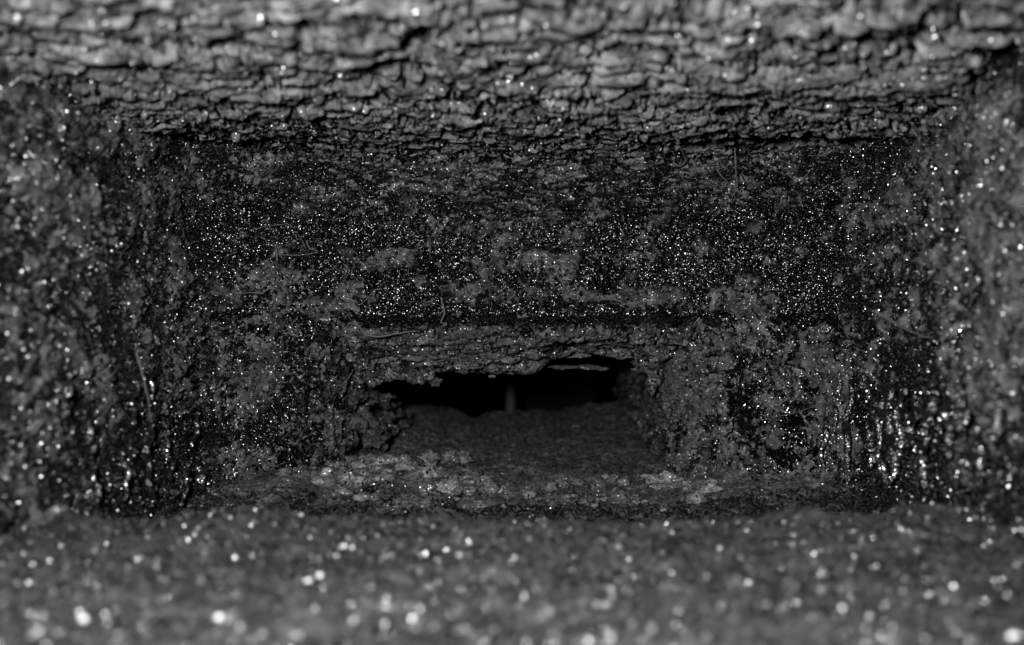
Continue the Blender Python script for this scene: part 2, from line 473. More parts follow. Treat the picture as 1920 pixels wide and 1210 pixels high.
CL = [(840, 352, 28, 14), (885, 348, 34, 16), (930, 420, 20, 9), (1000, 412, 34, 8), (735, 470, 26, 12), (700, 500, 24, 10), (775, 490, 16, 12), (660, 540, 22, 17), (625, 575, 36, 13),
      (585, 585, 26, 13), (540, 565, 20, 16), (520, 500, 10, 24), (500, 515, 24, 14), (545, 520, 22, 12), (840, 540, 26, 10), (875, 555, 22, 13), (905, 535, 26, 9), (800, 570, 14, 10),
      (858, 590, 18, 7), (960, 500, 34, 12), (1000, 480, 30, 14), (1040, 495, 30, 13), (1065, 520, 26, 13), (1080, 555, 20, 16), (1110, 558, 26, 11), (1165, 560, 30, 15), (1205, 560, 26, 13),
      (1255, 545, 24, 10), (1340, 555, 14, 14), (1390, 570, 26, 18), (1400, 530, 20, 14), (1330, 580, 26, 10), (1250, 395, 14, 12), (870, 430, 16, 9), (1090, 440, 16, 10), (640, 470, 14, 10),
      (570, 300, 20, 8), (720, 300, 8, 18), (990, 330, 22, 8), (1060, 345, 20, 9), (1170, 345, 18, 9), (1230, 410, 18, 10), (1290, 350, 14, 12), (1375, 340, 9, 12), (1420, 430, 20, 16),
      (1440, 490, 16, 16), (1220, 480, 22, 12), (1130, 400, 18, 8), (760, 380, 12, 10), (690, 330, 16, 9), (550, 395, 10, 10), (470, 370, 16, 10), (455, 440, 14, 14), (1180, 520, 16, 9), (700, 560, 12, 9),
      (790, 525, 12, 8), (950, 450, 20, 9), (1310, 460, 14, 12), (480, 600, 22, 14), (440, 560, 18, 14), (1450, 560, 20, 16), (1500, 470, 18, 22), (1470, 380, 14, 14)]

# ------------------------------------------------------------------ back wall above the slot
XL, XR = -0.262, 0.285
def back_fn(x, z):
    y = 1.0 + 0.0 * x
    y = y - 1.6 * np.clip(XL + 0.07 - x, 0, 1) ** 1.5 - 1.6 * np.clip(x - XR + 0.07, 0, 1) ** 1.5     # rounded corners
    y = y - 4.0 * np.clip(z - (CEIL - 0.03), 0, 1) ** 2 + 0.10 * (z - ZC)
    k = np.clip(1 - (z - LZ) / 0.06, 0, 1)
    q = np.stack([x, 0 * x, 0 * x], 1)
    z = z - k * (0.030 * sstep(-0.135, -0.20, x) + 0.030 * sstep(0.17, 0.22, x) + 0.005 * fbm(q, 0.04, 4, 55, 0.6))
    return x, y, z
LZ = ZC - 0.001                # bottom edge of the back wall = top of lintel
u, v, p, nu, nv = base_grid(np.linspace(XL - 0.02, XR + 0.02, 880), np.linspace(LZ - 0.004, CEIL + 0.022, 265), back_fn)
n = grid_normals(p, nu, nv, TOWARD)
CLB = [(x, y, rx * 1.0, rz * 1.0, 0.8) for (x, y, rx, rz) in CL]
h, crust = cake(p, 20, -0.14, 0.0095, CLB)
hs, _, pf_ = scales_height(p, u, v, 0.022, 0.010, 1.5, 0.006, 0.9, 0.22, 1.0, 0.0, True)
wt = sstep(0.085, 0.135, v - ZC + 0.035 * fbm(p, 0.05, 3, 88) + 0.018 * np.exp(-(u / 0.14) ** 2))
h = h * (1 - 0.6 * wt) + hs * wt * 0.9
crust = 0.12 + 0.75 * crust + 0.85 * fbm(p, 0.013, 4, 90, 0.7)
crust = crust * (1 - wt) + (pf_ * 0.8 - 0.15 + 0.5 * fbm(p, 0.03, 4, 89)) * wt
# undercut along the lower edge (the long dark crack above the lintel)
h -= 0.012 * sstep(0.008, 0.0, v - LZ) + 0.004 * sstep(0.02, 0.0, v - LZ) * sstep(0.2, 0.15, np.abs(u))
bp_ = p + n * h[:, None]
back = make_mesh('back_wall', bp_, grid_faces(nu, nv), M_WALL, crust)
tag(back, 'glossy tar-blackened back wall with clumps of soot above the low slot', kind='structure')
SURF['back'] = (bp_, n)

# ------------------------------------------------------------------ side walls
def left_fn(y, z):
    x = -0.262 - 0.10 * (z - 0.15) - 0.03 * np.clip(0.75 - y, 0, 1) + 1.3 * np.clip(y - 0.93, 0, 1) ** 1.5
    return x, y, z
def right_fn(y, z):
    x = 0.285 + 0.10 * (z - 0.15) - 0.10 * np.clip(0.80 - y, 0, 1) - 1.3 * np.clip(y - 0.94, 0, 1) ** 1.5
    return x, y, z
for nm, fn, sd, bs, y0, drips in (('left_wall', left_fn, 40, 0.02, 0.42, 1), ('right_wall', right_fn, 60, 0.12, 0.42, -1)):
    ys = y0 + (1.03 - y0) * np.linspace(0, 1, 470)
    u, v, p, nu, nv = base_grid(ys, np.linspace(-0.035, CEIL + 0.01, 265), fn)
    n = grid_normals(p, nu, nv, TOWARD)
    h, crust = cake(p, sd, bs, 0.012)
    h += 0.006 * fbm(p, 0.03, 4, sd + 6, 0.65, 'c')
    crust += 0.75 * fbm(p, 0.02, 4, sd + 16, 0.65)
    q = p * np.array([1, 1, 0.12])
    run = fbm(q, 0.022, 3, sd + 3, 0.6, 'c')          # drips run down: stretched vertically
    h += 0.0035 * fbm(p, 0.018, 4, sd + 5, 0.65, 'c')
    low = sstep(0.12, 0.04, v + 0.03 * noise(p * 30))
    h += low * 0.005 * run
    crust -= low * 0.25 * sstep(0.0, 0.5, run)
    wp = p + n * h[:, None]
    o = make_mesh(nm, wp, grid_faces(nu, nv), M_SIDE if drips > 0 else M_SIDE2, crust)
    tag(o, 'left wall of the chamber with beads and runs of shiny tar' if drips > 0 else
        'right wall of the chamber, greyer, with soot patches and shiny vertical tar runs', kind='structure')
    SURF[nm] = (wp, n)

# ------------------------------------------------------------------ funnel: lintel soffit and jambs
def arc(t, pts):
    """smooth poly path through pts (N,2) at t in 0..1"""
    pts = np.array(pts, float)
    d = np.r_[0, np.cumsum(np.linalg.norm(np.diff(pts, axis=0), axis=1))]
    d /= d[-1]
    return np.interp(t, d, pts[:, 0]), np.interp(t, d, pts[:, 1])

def smooth_path(pts, k=3):
    pts = np.array(pts, float)
    for _ in range(k):                      # Chaikin
        a, b = pts[:-1], pts[1:]
        q = np.empty((2 * len(a), 2))
        q[0::2] = 0.75 * a + 0.25 * b
        q[1::2] = 0.25 * a + 0.75 * b
        pts = np.vstack([pts[:1], q, pts[-1:]])
    return pts

# lintel: comes forward a little under the crack, then slopes down and back
LP = smooth_path([(0.990, ZC + 0.000), (0.994, ZC - 0.006), (1.03, ZC - 0.018), (1.085, ZC - 0.036), (1.11, ZC - 0.048), (1.14, ZC - 0.046), (1.30, ZC - 0.043), (1.9, ZC - 0.03)])
def lint_fn(x, t):
    y, z = arc(t, LP)
    droop = 0.003 * sstep(-0.05, -0.10, x) + 0.006 * sstep(-0.1, -0.16, x) + 0.030 * sstep(0.135, 0.21, x) * 0.6
    k = sstep(0.0, 0.12, t) * sstep(0.9, 0.25, t)
    lift = 0.020 * np.exp(-((x - 0.075) / 0.05) ** 4)
    q = np.stack([x, 0 * x, 0 * x], 1)
    return x, y, z + 0.004 * k - droop * k + lift * k + 0.007 * fbm(q, 0.035, 4, 57, 0.65) * k
ts = np.concatenate([np.linspace(0, 0.20, 150), np.linspace(0.205, 1, 50)])
u, v, p, nu, nv = base_grid(np.linspace(-0.20, 0.21, 430), ts, lint_fn)
n = grid_normals(p, nu, nv, np.array([0, 1.02, ZC - 0.09]))
n[p[:, 1] > 1.12] = (0, 0, -1)
base = p - n * (0.002 + 0.03 * sstep(0.145, 0.185, np.abs(u - 0.005)))[:, None]
cb, cf = coarse(base, nu, nv)
lintel = make_mesh('lintel', cb, cf, M_DARK, np.zeros(len(cb)))
tag(lintel, 'crumbling crusted lintel over the low slot', kind='structure')
hh, cid, prof = scales_height(p, u, v * 0.93, 0.028, 0.016, 2.0, 0.0085, 0.9, 0.26, 1.0, 0.0, True)
hh = hh + 0.0018 * fbm(p, 0.007, 3, 9, 0.6, 'c') * prof + 0.005 * fbm(p, 0.05, 2, 12)
hh -= 0.03 * sstep(0.145, 0.185, np.abs(u - 0.005) + 0.02 * fbm(p, 0.02, 3, 13))
lp_ = p + n * hh[:, None]
split_cells('scale', lp_, grid_faces(nu, nv), cid, -0.1 + 1.05 * prof + 0.6 * fbm(p, 0.03, 4, 66), M_JAMB, lintel, keep=200)

JL = smooth_path([(-0.262, 0.955), (-0.225, 0.985), (-0.190, 1.000), (-0.165, 1.03), (-0.168, 1.056), (-0.162, 1.070), (-0.162, 1.10), (-0.168, 1.30), (-0.182, 1.90)])
JR = smooth_path([(0.285, 0.945), (0.245, 0.975), (0.205, 0.992), (0.175, 1.02), (0.165, 1.048), (0.155, 1.062), (0.154, 1.09), (0.160, 1.30), (0.178, 1.90)])
for i, (J, sd) in enumerate(((JL, 3.0), (JR, 4.0))):
    def jf(t, z, J=J):
        x, y = arc(t, J)
        return x, y, z + 0 * x
    d = np.linalg.norm(np.diff(J, axis=0), axis=1).sum()
    ts = np.concatenate([np.linspace(0, 0.24, 270), np.linspace(0.243, 1, 110)])
    u, v, p, nu, nv = base_grid(ts, np.linspace(-0.03, ZC + 0.008, 165), jf)
    n = grid_normals(p, nu, nv, np.array([0, 0.9, ZC]))
    n[p[:, 1] > 1.10] = (1, 0, 0) if i == 0 else (-1, 0, 0)
    cb, cf = coarse(p - n * 0.0025, nu, nv)
    jb = make_mesh('jamb', cb, cf, M_DARK, np.zeros(len(cb)))
    tag(jb, ('left' if i == 0 else 'right') + ' jamb of the slot, rounded and caked with cracked soot', kind='structure')
    hh, cid, prof = scales_height(p, v, u * d, 0.022, 0.013, sd, 0.0065, 0.9, 0.22)
    cm = 1.2 * fbm(p, 0.03, 6, sd + 30, 0.68) + (0.12 if i else 0.12) + blobs(p, [(550, 760, 50, 110, .35), (1290, 700, 60, 80, .4), (600, 780, 12, 90, -.3), (655, 800, 10, 70, -.3), (1270, 830, 12, 60, -.3), (1560, 800, 60, 90, .4), (1350, 800, 60, 80, .3)])
    c = sstep(-0.15, 0.3, cm)
    q = p * np.array([1, 1, 0.2])
    ck, ccr = cake(p, 20, 0.22)
    sx, sy = pix(p)
    wgt = (sstep(500, 640, sx + 60 * fbm(p, 0.03, 3, 7)) if i == 0 else sstep(1440, 1330, sx + 60 * fbm(p, 0.03, 3, 7)))
    hh = (hh * (0.5 + 0.6 * c)) * wgt + ck * (1 - wgt) * 0.9 + 0.0022 * fbm(p, 0.008, 4, sd + 9, 0.62, 'c') * (0.4 + c) + 0.004 * fbm(q, 0.03, 2, sd + 12, 0.5, 'c') + 0.004 * fbm(p, 0.07, 2, sd + 15)
    jp = p + n * hh[:, None]
    split_cells('crust_plate', jp, grid_faces(nu, nv), cid, wgt * (prof * (0.1 + 0.95 * c)) + (1 - wgt) * ccr, M_JAMB, jb, keep=220)
    SURF['jamb%d' % i] = (jp, n)

# ------------------------------------------------------------------ floors
def fl_h(p):
    h = 0.006 * fbm(p, 0.05, 4, 71, 0.55) + 0.0018 * fbm(p, 0.010, 4, 73, 0.65, 'c')
    return h
u, v, p, nu, nv = base_grid(np.linspace(-0.34, 0.34, 570), np.linspace(0.62, 1.13, 370), lambda x, y: (x, y, 0 * x - 0.004))
dz = fl_h(p)
dz += 0.017 * np.exp(-((u + 0.105) / 0.05) ** 2 - ((v - 0.985) / 0.04) ** 2) + 0.006 * np.exp(-((u - 0.14) / 0.05) ** 2 - ((v - 0.98) / 0.03) ** 2)
dz += 0.012 * np.exp(-((u + 0.13) / 0.05) ** 2 - ((v - 1.03) / 0.05) ** 2) + 0.012 * sstep(0.13, 0.2, np.abs(u)) * sstep(0.8, 0.98, v)
dz += -0.010 * sstep(1.09, 1.13, v) + 0.002 * np.exp(-((v - 0.985) / 0.03) ** 2) - 0.010 * sstep(0.93, 0.86, v)
dz += (0.0026 * fbm(p, 0.009, 4, 76, 0.7, 'c') + 0.004 * fbm(p, 0.022, 3, 79, 0.6, 'c')) * sstep(0.86, 0.94, v)
cr = 0.5 + 0.9 * fbm(p, 0.03, 5, 75, 0.65)
cr += 0.35 * sstep(0.90, 0.97, v) - 0.30 * sstep(0.94, 0.86, v)
fp = p.copy(); fp[:, 2] += dz
floor = make_mesh('floor', fp, grid_faces(nu, nv), M_CFLOOR, cr)
tag(floor, 'sooty uneven chamber floor in front of the slot', kind='structure')
SURF['floor'] = (fp, np.tile([0, 0, 1.0], (len(fp), 1)))

u, v, p, nu, nv = base_grid(np.linspace(-0.19, 0.19, 240), np.linspace(1.06, 1.86, 350), lambda x, y: (x, y, 0 * x - 0.003 - 0.012 * sstep(1.13, 1.06, y)))
dz = 0.006 * fbm(p, 0.05, 4, 71, 0.6) + 0.0045 * fbm(p, 0.012, 3, 82, 0.6, 'c')
dz += (0.010 * sstep(-0.04, -0.13, u)) * (0.9 + 0.6 * fbm(p, 0.03, 4, 83, 0.6)) * sstep(1.09, 1.13, v)
dz += 0.004 * fbm(p, 0.02, 4, 86, 0.65, 'c')
dz += 0.020 * sstep(0.07, 0.13, u) * (0.6 + 0.5 * fbm(p, 0.04, 3, 84)) * sstep(1.4, 1.7, v)
dz -= 0.012 * np.exp(-((u + 0.065) / 0.02) ** 2) * sstep(1.5, 1.8, v)
fp2 = p.copy(); fp2[:, 2] += dz
pf = make_mesh('passage_floor', fp2, grid_faces(nu, nv), M_PASS, np.full(len(p), 0.9))
tag(pf, 'dim sooty passage floor running back through the slot', kind='structure')
SURF['pfloor'] = (fp2, np.tile([0, 0, 1.0], (len(fp2), 1)))

# foreground ledge: a nearer, slightly higher sheet with a ragged far edge
u, v, p, nu, nv = base_grid(np.linspace(-0.40, 0.40, 600), np.linspace(0.26, 0.68, 330), lambda x, y: (x, y, 0 * x + ZC - 0.108))
edge = 0.625 + 0.018 * fbm(p * np.array([1, 0, 0]), 0.08, 3, 91)
dz = 0.0065 * fbm(p * np.array([0.6, 1, 1]), 0.05, 4, 92, 0.6) + 0.0050 * fbm(p, 0.015, 4, 93, 0.65, 'c')
dz -= 0.055 * sstep(0, 0.06, v - edge) + 0.0
dz += 0.004 * fbm(p * np.array([0.4, 1, 1]), 0.03, 3, 95, 0.5, 'b')
dz += 0.006 * blobs(p, [(450, 985, 120, 30, 1.0), (1740, 985, 90, 30, 1.6), (1500, 985, 60, 20, .6)])
lp2 = p.copy(); lp2[:, 2] += dz
led = make_mesh('ledge', lp2, grid_faces(nu, nv), M_FLOOR, 0.55 + 1.3 * fbm(p * np.array([0.5, 1, 1]), 0.03, 5, 94, 0.65))
tag(led, 'broad soot-covered ledge in front, out of focus', kind='structure')
SURF['ledge'] = (lp2, np.tile([0, 0, 1.0], (len(lp2), 1)))

# ------------------------------------------------------------------ beyond the slot: void walls, post and panel
def box_mesh(name, lo, hi, mat, parent=None, bev=0.0, jit=0.0, n=6):
    import bmesh
    bm = bmesh.new()
    bmesh.ops.create_cube(bm, size=1)
    lo, hi = np.array(lo), np.array(hi)
    for vv in bm.verts:
        vv.co = [(lo[k] + hi[k]) / 2 + vv.co[k] * (hi[k] - lo[k]) for k in range(3)]
    if n > 1:
        bmesh.ops.subdivide_edges(bm, edges=bm.edges[:], cuts=n, use_grid_fill=True)
    co = np.array([vv.co[:] for vv in bm.verts])
    d = fbm(co, 0.05, 3, 5) * jit
    c = (lo + hi) / 2
    for vv, dd in zip(bm.verts, d):
        r = np.array(vv.co[:]) - c
        r[2] = 0
        r = r / (np.linalg.norm(r) + 1e-9)
        vv.co = (np.array(vv.co[:]) + r * dd).tolist()
    me = bpy.data.meshes.new(name)
    bm.to_mesh(me); bm.free()
    me.materials.append(mat)
    for pl in me.polygons: pl.use_smooth = jit > 0
    o = bpy.data.objects.new(name, me)
    S.collection.objects.link(o)
    if parent: o.parent = parent
    return o

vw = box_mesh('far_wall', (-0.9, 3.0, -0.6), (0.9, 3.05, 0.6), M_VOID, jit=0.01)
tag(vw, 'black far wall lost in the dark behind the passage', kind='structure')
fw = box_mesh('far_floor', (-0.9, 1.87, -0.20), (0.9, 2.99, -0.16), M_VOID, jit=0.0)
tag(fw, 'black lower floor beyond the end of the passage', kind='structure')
post_c = P(955, 735, 1.82)
bmv = []
nseg, nr = 26, 14
for k in range(nseg):
    t = k / (nseg - 1)
    z = post_c[2] + 0.055 - t * 0.108
    r0 = 0.0088 * (1 + 0.10 * math.sin(t * 9)) * (1 - 0.28 * max(0, t - 0.7) / 0.3)
    for j in range(nr):
        a = 2 * math.pi * j / nr
        bmv.append((post_c[0] + 0.002 * math.sin(t * 3) + r0 * math.cos(a), post_c[1] + r0 * math.sin(a), z))
bmv = np.array(bmv)
ff = np.array([[k * nr + j, k * nr + (j + 1) % nr, (k + 1) * nr + (j + 1) % nr, (k + 1) * nr + j] for k in range(nseg - 1) for j in range(nr)])
post = make_mesh('post', bmv, ff, M_POST)
tag(post, 'slim grey upright post standing at the dark end of the passage', 'post')
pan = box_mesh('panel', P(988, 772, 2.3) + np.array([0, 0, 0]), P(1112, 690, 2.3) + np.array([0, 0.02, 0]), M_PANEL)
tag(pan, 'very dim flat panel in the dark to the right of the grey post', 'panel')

# ------------------------------------------------------------------ lumps
def ball_verts(nu=40, nv=26):
    th = np.linspace(0, 2 * np.pi, nu, endpoint=False)
    ph = np.linspace(0.0, np.pi, nv)
    T, Ph = np.meshgrid(th, ph)
    d = np.stack([np.cos(T) * np.sin(Ph), np.sin(T) * np.sin(Ph), np.cos(Ph)], -1).reshape(-1, 3)
    i = np.arange(nu * nv).reshape(nv, nu)
    j = np.roll(i, -1, axis=1)
    f = np.stack([i[:-1].ravel(), j[:-1].ravel(), j[1:].ravel(), i[1:].ravel()], 1)
    return d, f

def lump(name, c, r, mat, parent=None, seed=0, rough=0.45, nu=40, nv=26):
    d, f = ball_verts(nu, nv)
    q = d + seed * 3.7
    k = np.clip(1 + rough * (0.9 * fbm(q, 1.3, 2, seed) + 0.6 * fbm(q, 0.55, 5, seed + 1, 0.7, 'c')), 0.2, 2.2)
    return make_mesh(name, np.asarray(c) + d * k[:, None] * np.asarray(r), f, mat, None, parent)

k = F
RUB = [
    (700, 882, 0.985, 30, 17, 'large pale soot lump at the left foot of the slot'),
    (757, 880, 0.995, 20, 22, 'pale rounded soot lump just right of the largest pale lump'),
    (737, 908, 0.975, 18, 12, 'small pale lump below the two large pale lumps at the slot'),
    (806, 860, 1.12, 20, 14, 'blurred grey lump inside the slot behind the pale lumps'),
    (856, 857, 1.15, 20, 12, 'flat blurred grey lump inside the slot, right of its grey neighbour'),
    (834, 925, 0.96, 32, 15, 'long sloping grey lump on the floor left of the slot centre'),
    (872, 912, 0.97, 14, 11, 'small round crumb right of the long sloping lump'),
    (915, 916, 0.96, 16, 12, 'crumb with a ragged top beneath the post'),
    (652, 905, 0.97, 24, 18, 'low grey lump against the left jamb foot'),
    (1245, 905, 0.97, 34, 12, 'bright flat crust lump at the right foot of the slot'),
    (1310, 915, 0.955, 30, 12, 'grey crust lump against the right jamb foot'),
]
for i, (x, y, d, rx, rz, lab) in enumerate(RUB):
    rx *= 1.3; rz *= 1.45
    o = lump('soot_lump', P(x, y, d), (rx / k * d, rx / k * d * 0.8, rz / k * d), M_PALE, None, i + 1, 0.95, 64, 40)
    tag(o, lab, 'soot lump', 'soot lumps lying at the mouth of the slot')

HANG = [(868, 684, 1.08, 32, 19), (845, 672, 1.075, 22, 14), (790, 706, 1.10, 30, 20), (757, 700, 1.10, 22, 12), (725, 700, 1.09, 20, 14), (955, 690, 1.10, 13, 7),
        (1050, 689, 1.16, 32, 4.5), (1105, 688, 1.16, 32, 4.5), (1130, 692, 1.16, 12, 4), (1222, 688, 1.10, 24, 7), (1240, 664, 1.085, 28, 16),
        (922, 706, 1.12, 8, 3), (1190, 693, 1.12, 8, 3), (1000, 665, 1.09, 26, 8), (700, 715, 1.085, 18, 16), (1225, 715, 1.09, 14, 22), (1090, 668, 1.10, 24, 5),
        (818, 716, 1.11, 14, 10), (905, 672, 1.085, 26, 10), (1165, 668, 1.09, 24, 8)]
for i, (x, y, d, rx, rz) in enumerate(HANG):
    d = 1.062 + 0.0012 * (y - 670) if rz > 6 else d
    lump('crumb', P(x, y, d), (rx / k * d, rx / k * d * 0.5, rz / k * d), M_CLUMP if rz > 6 else M_LUMP, lintel, i + 30, 0.9, 48, 30)

R = np.random.RandomState(12)
for i in range(270):
    x = R.uniform(480, 1480) if i < 170 else R.normal(760, 75); d = R.uniform(0.90, 1.06) if i < 170 else R.normal(1.0, 0.035)
    X = (x - 960) / F * d
    j = np.argmin((fp[:, 0] - X) ** 2 + (fp[:, 1] - d) ** 2)
    r = 0.0022 + 0.006 * R.rand() ** 2.2 + (0.0035 * R.rand() if i >= 170 else 0)
    lump('crumb', fp[j] + np.array([0, 0, r * 0.2]), (r * 1.3, r, r * 0.75), M_PALE if R.rand() < 0.35 else M_LUMP, floor, i + 300, 0.7, 20, 14)

for i in range(190):
    side = -1 if i < 120 else 1
    d = 1.115 + 0.42 * R.rand() ** 1.6
    top = (0.094 - 0.15 * (d - 1.11)) if side < 0 else (0.092 - 0.06 * (d - 1.11))
    z = top * R.rand() ** 0.8
    X = side * (0.170 if side < 0 else 0.165) - side * ((0.0 + 0.050 * R.rand() * (1 - z / 0.12) * (0.9 if side < 0 else 0.22)))
    r = R.uniform(0.004, 0.010)
    lump('crumb', (X, d, z), (r, r * 1.2, r * 0.9), M_PASS2, pf, i + 700, 0.9, 22, 15)

# clumps of soot stuck on the back wall (parts of it)
rc = random.Random(3)
bx, by = pix(bp_)
for i, (x, y, rx, rz) in enumerate(CL):
    j = np.argmin((bx - x) ** 2 + (by - y) ** 2)
    c = bp_[j]
    d = c[1]
    lump('soot_clump', c + np.array([0, 0.0005, 0]), (rx / k * d * 0.55, 0.0052, rz / k * d * 0.6), M_LUMP if i % 4 == 0 else M_CLUMP, back, i + 80, 0.95, 44, 26)

# wet tar runs hanging down the side walls: parts of the walls
def tar_run(parent, surf, px, y0, y1, wpx, seed):
    pts, nn = SURF[surf]
    sx, sy = pix(pts)
    m, nr = 44, 10
    path = []
    for t in np.linspace(0, 1, m):
        yy = y0 + (y1 - y0) * t
        xx = px + 5 * math.sin(seed + t * 5) + 3 * math.sin(seed * 3 + t * 13)
        j = np.argmin((sx - xx) ** 2 + (sy - yy) ** 2)
        path.append(pts[j] + nn[j] * 0.007)
    path = np.array(path)
    for _ in range(3): path[1:-1] = (path[:-2] + 2 * path[1:-1] + path[2:]) / 4
    t = np.linspace(0, 1, m)
    rad = (1.4 if px > 960 else 1.1) * wpx / F * path[:, 1] * (0.55 + 0.45 * np.sin(np.pi * t) ** 0.5) * (1 + 0.35 * fbm(path, 0.007, 3, seed))
    vts, f = tube_paths(path[None], rad[None], nr)
    return make_mesh('tar_run', vts, f, M_RUN, None, parent)

# ------------------------------------------------------------------ fibres
def tube_paths(paths, radii, nr=3):
    """paths (K,n,3) -> one mesh arrays"""
    K, n, _ = paths.shape
    t = np.gradient(paths, axis=1)
    t /= np.linalg.norm(t, axis=2)[..., None] + 1e-12
    ref = np.array([0.3, 0.2, 0.93])
    a = np.cross(t, ref); a /= np.linalg.norm(a, axis=2)[..., None] + 1e-12
    b = np.cross(t, a)
    ang = 2 * np.pi * np.arange(nr) / nr
    ring = a[:, :, None, :] * np.cos(ang)[None, None, :, None] + b[:, :, None, :] * np.sin(ang)[None, None, :, None]
    vts = paths[:, :, None, :] + ring * radii[..., None, None]
    vts = vts.reshape(-1, 3)
    idx = np.arange(K * n * nr).reshape(K, n, nr)
    nx = np.roll(idx, -1, axis=2)
    f = np.stack([idx[:, :-1].ravel(), nx[:, :-1].ravel(), nx[:, 1:].ravel(), idx[:, 1:].ravel()], 1)
    return vts, f

ROOTS = [
    ([(664, 602), (676, 616), (690, 630), (712, 632), (745, 626), (782, 620)], 0.982, 0.0022, 'pale branching root fibre along the crack above the slot, its thickest'),
    ([(690, 630), (672, 612), (655, 604), (650, 618)], 0.980, 0.0014, 'short forked twiglet at the left end of the crack above the slot'),
    ([(575, 452), (582, 468), (600, 472), (566, 480), (520, 478)], 0.975, 0.0012, 'thin bent fibre hanging over bare tar left of centre'),
    ([(560, 440), (570, 456), (574, 466)], 0.975, 0.0007, 'hair-thin fibre crossing the tar beside the bent fibre'),
    ([(1378, 278), (1379, 310), (1381, 342), (1382, 360)], 0.975, 0.0011, 'straight vertical fibre on the upper right of the back wall'),
    ([(1345, 320), (1360, 338), (1375, 352)], 0.975, 0.0009, 'short slanting fibre beside the straight vertical one'),
    ([(700, 556), (704, 540), (690, 560), (672, 572)], 0.978, 0.0009, 'curled dark fibre below the ring-shaped clump'),
    ([(505, 540), (490, 552), (465, 548), (445, 552)], 0.970, 0.0011, 'curved fibre at the left edge of the back wall'),
    ([(520, 490), (518, 468), (510, 452)], 0.975, 0.0010, 'upright wisp above the left soot clumps'),
    ([(470, 432), (500, 424), (540, 420)], 0.975, 0.0008, 'long thin fibre lying across black tar, upper left'),
    ([(828, 560), (834, 585), (826, 604), (838, 610)], 0.976, 0.0016, 'hanging root tip at the middle of the crack'),
    ([(1412, 790), (1460, 782), (1510, 768), (1560, 752)], 0.925, 0.0006, 'long thin fibre spanning the right jamb'),
    ([(255, 660), (268, 705), (278, 745), (282, 790)], 0.73, 0.0009, 'dark sagging strand on the left wall'),
    ([(1640, 585), (1690, 612), (1730, 632), (1770, 634)], 0.76, 0.0011, 'drooping dark strand on the right wall'),
    ([(1660, 168), (1672, 160), (1690, 158), (1704, 160)], 0.72, 0.0013, 'pale bent twiglet below the ceiling on the right'),
]
for i, (pts, d, r, lab) in enumerate(ROOTS):
    q = np.array(pts, float)
    m = 20
    tt = np.linspace(0, len(q) - 1, m)
    xs = np.interp(tt, range(len(q)), q[:, 0]); ys = np.interp(tt, range(len(q)), q[:, 1])
    for _ in range(2):
        xs[1:-1] = (xs[:-2] + 2 * xs[1:-1] + xs[2:]) / 4; ys[1:-1] = (ys[:-2] + 2 * ys[1:-1] + ys[2:]) / 4
    path = np.array([P(a, b, d) for a, b in zip(xs, ys)])
    path += 0.0009 * np.stack([fbm(path, 0.008, 2, i), fbm(path, 0.02, 2, i + 5) * 2, fbm(path, 0.008, 2, i + 9)], 1)
    rad = r * (1 - 0.6 * np.linspace(0, 1, m)) * (1 + 0.4 * fbm(path, 0.006, 2, i + 3))
    vts, f = tube_paths(path[None], rad[None] * 0.7, 6)
    o = make_mesh('root_fibre', vts, f, M_FIBRE)
    tag(o, lab, 'root fibre', 'root fibres clinging to the walls')

def hairs(name, surf, count, length, rad, mat, lift=0.6, sel=None, seed=0, label=None):
    R = np.random.RandomState(seed)
    pts, nr_ = SURF[surf]
    x, y = pix(pts)
    ok = (x > -40) & (x < 1960) & (y > -40) & (y < 1250)
    if sel is not None: ok &= sel(pts)
    ids = np.flatnonzero(ok)
    ids = ids[R.randint(0, len(ids), count)]
    b = pts[ids]; n_ = nr_[ids]
    n = 6
    d = R.randn(count, 3); d /= np.linalg.norm(d, axis=1)[:, None]
    d = d + n_ * lift
    cur = R.randn(count, 3) * 1.0
    L = length * (0.4 + 1.2 * R.rand(count) ** 2)
    path = np.zeros((count, n, 3)); path[:, 0] = b - n_ * 0.0005
    for s in range(1, n):
        d = d + cur * 0.35; d /= np.linalg.norm(d, axis=1)[:, None]
        path[:, s] = path[:, s - 1] + d * (L / n)[:, None]
    rr = rad * (0.6 + 0.8 * R.rand(count))[:, None] * np.linspace(1, 0.35, n)[None]
    vts, f = tube_paths(path, rr, 3)
    o = make_mesh(name, vts, f, mat)
    tag(o, label, None, None, 'stuff')
    return o

hairs('soot_fluff', 'back', 1600, 0.008, 0.00022, M_FIBRE, seed=1, label='fine soot threads on the back wall')
hairs('soot_fluff', 'left_wall', 900, 0.010, 0.00028, M_FIBRE, seed=2, label='fine soot threads on the left wall')
hairs('soot_fluff', 'right_wall', 1200, 0.010, 0.00030, M_FIBRE, seed=3, label='fine soot threads on the right wall')
hairs('soot_fluff', 'jamb0', 1300, 0.006, 0.00022, M_FIBRE, seed=4, label='fine soot threads on the left jamb')
hairs('soot_fluff', 'jamb1', 1300, 0.006, 0.00022, M_FIBRE, seed=5, label='fine soot threads on the right jamb')
hairs('soot_fluff', 'floor', 3500, 0.007, 0.00028, M_FIBRE, seed=6, label='matted soot threads on the chamber floor')
hairs('soot_fluff', 'pfloor', 1800, 0.010, 0.0003, M_FIBRE, seed=7, label='matted soot threads on the passage floor')
hairs('soot_fluff', 'ledge', 3500, 0.007, 0.00030, M_FIBRE, seed=8, label='matted soot threads on the near ledge')

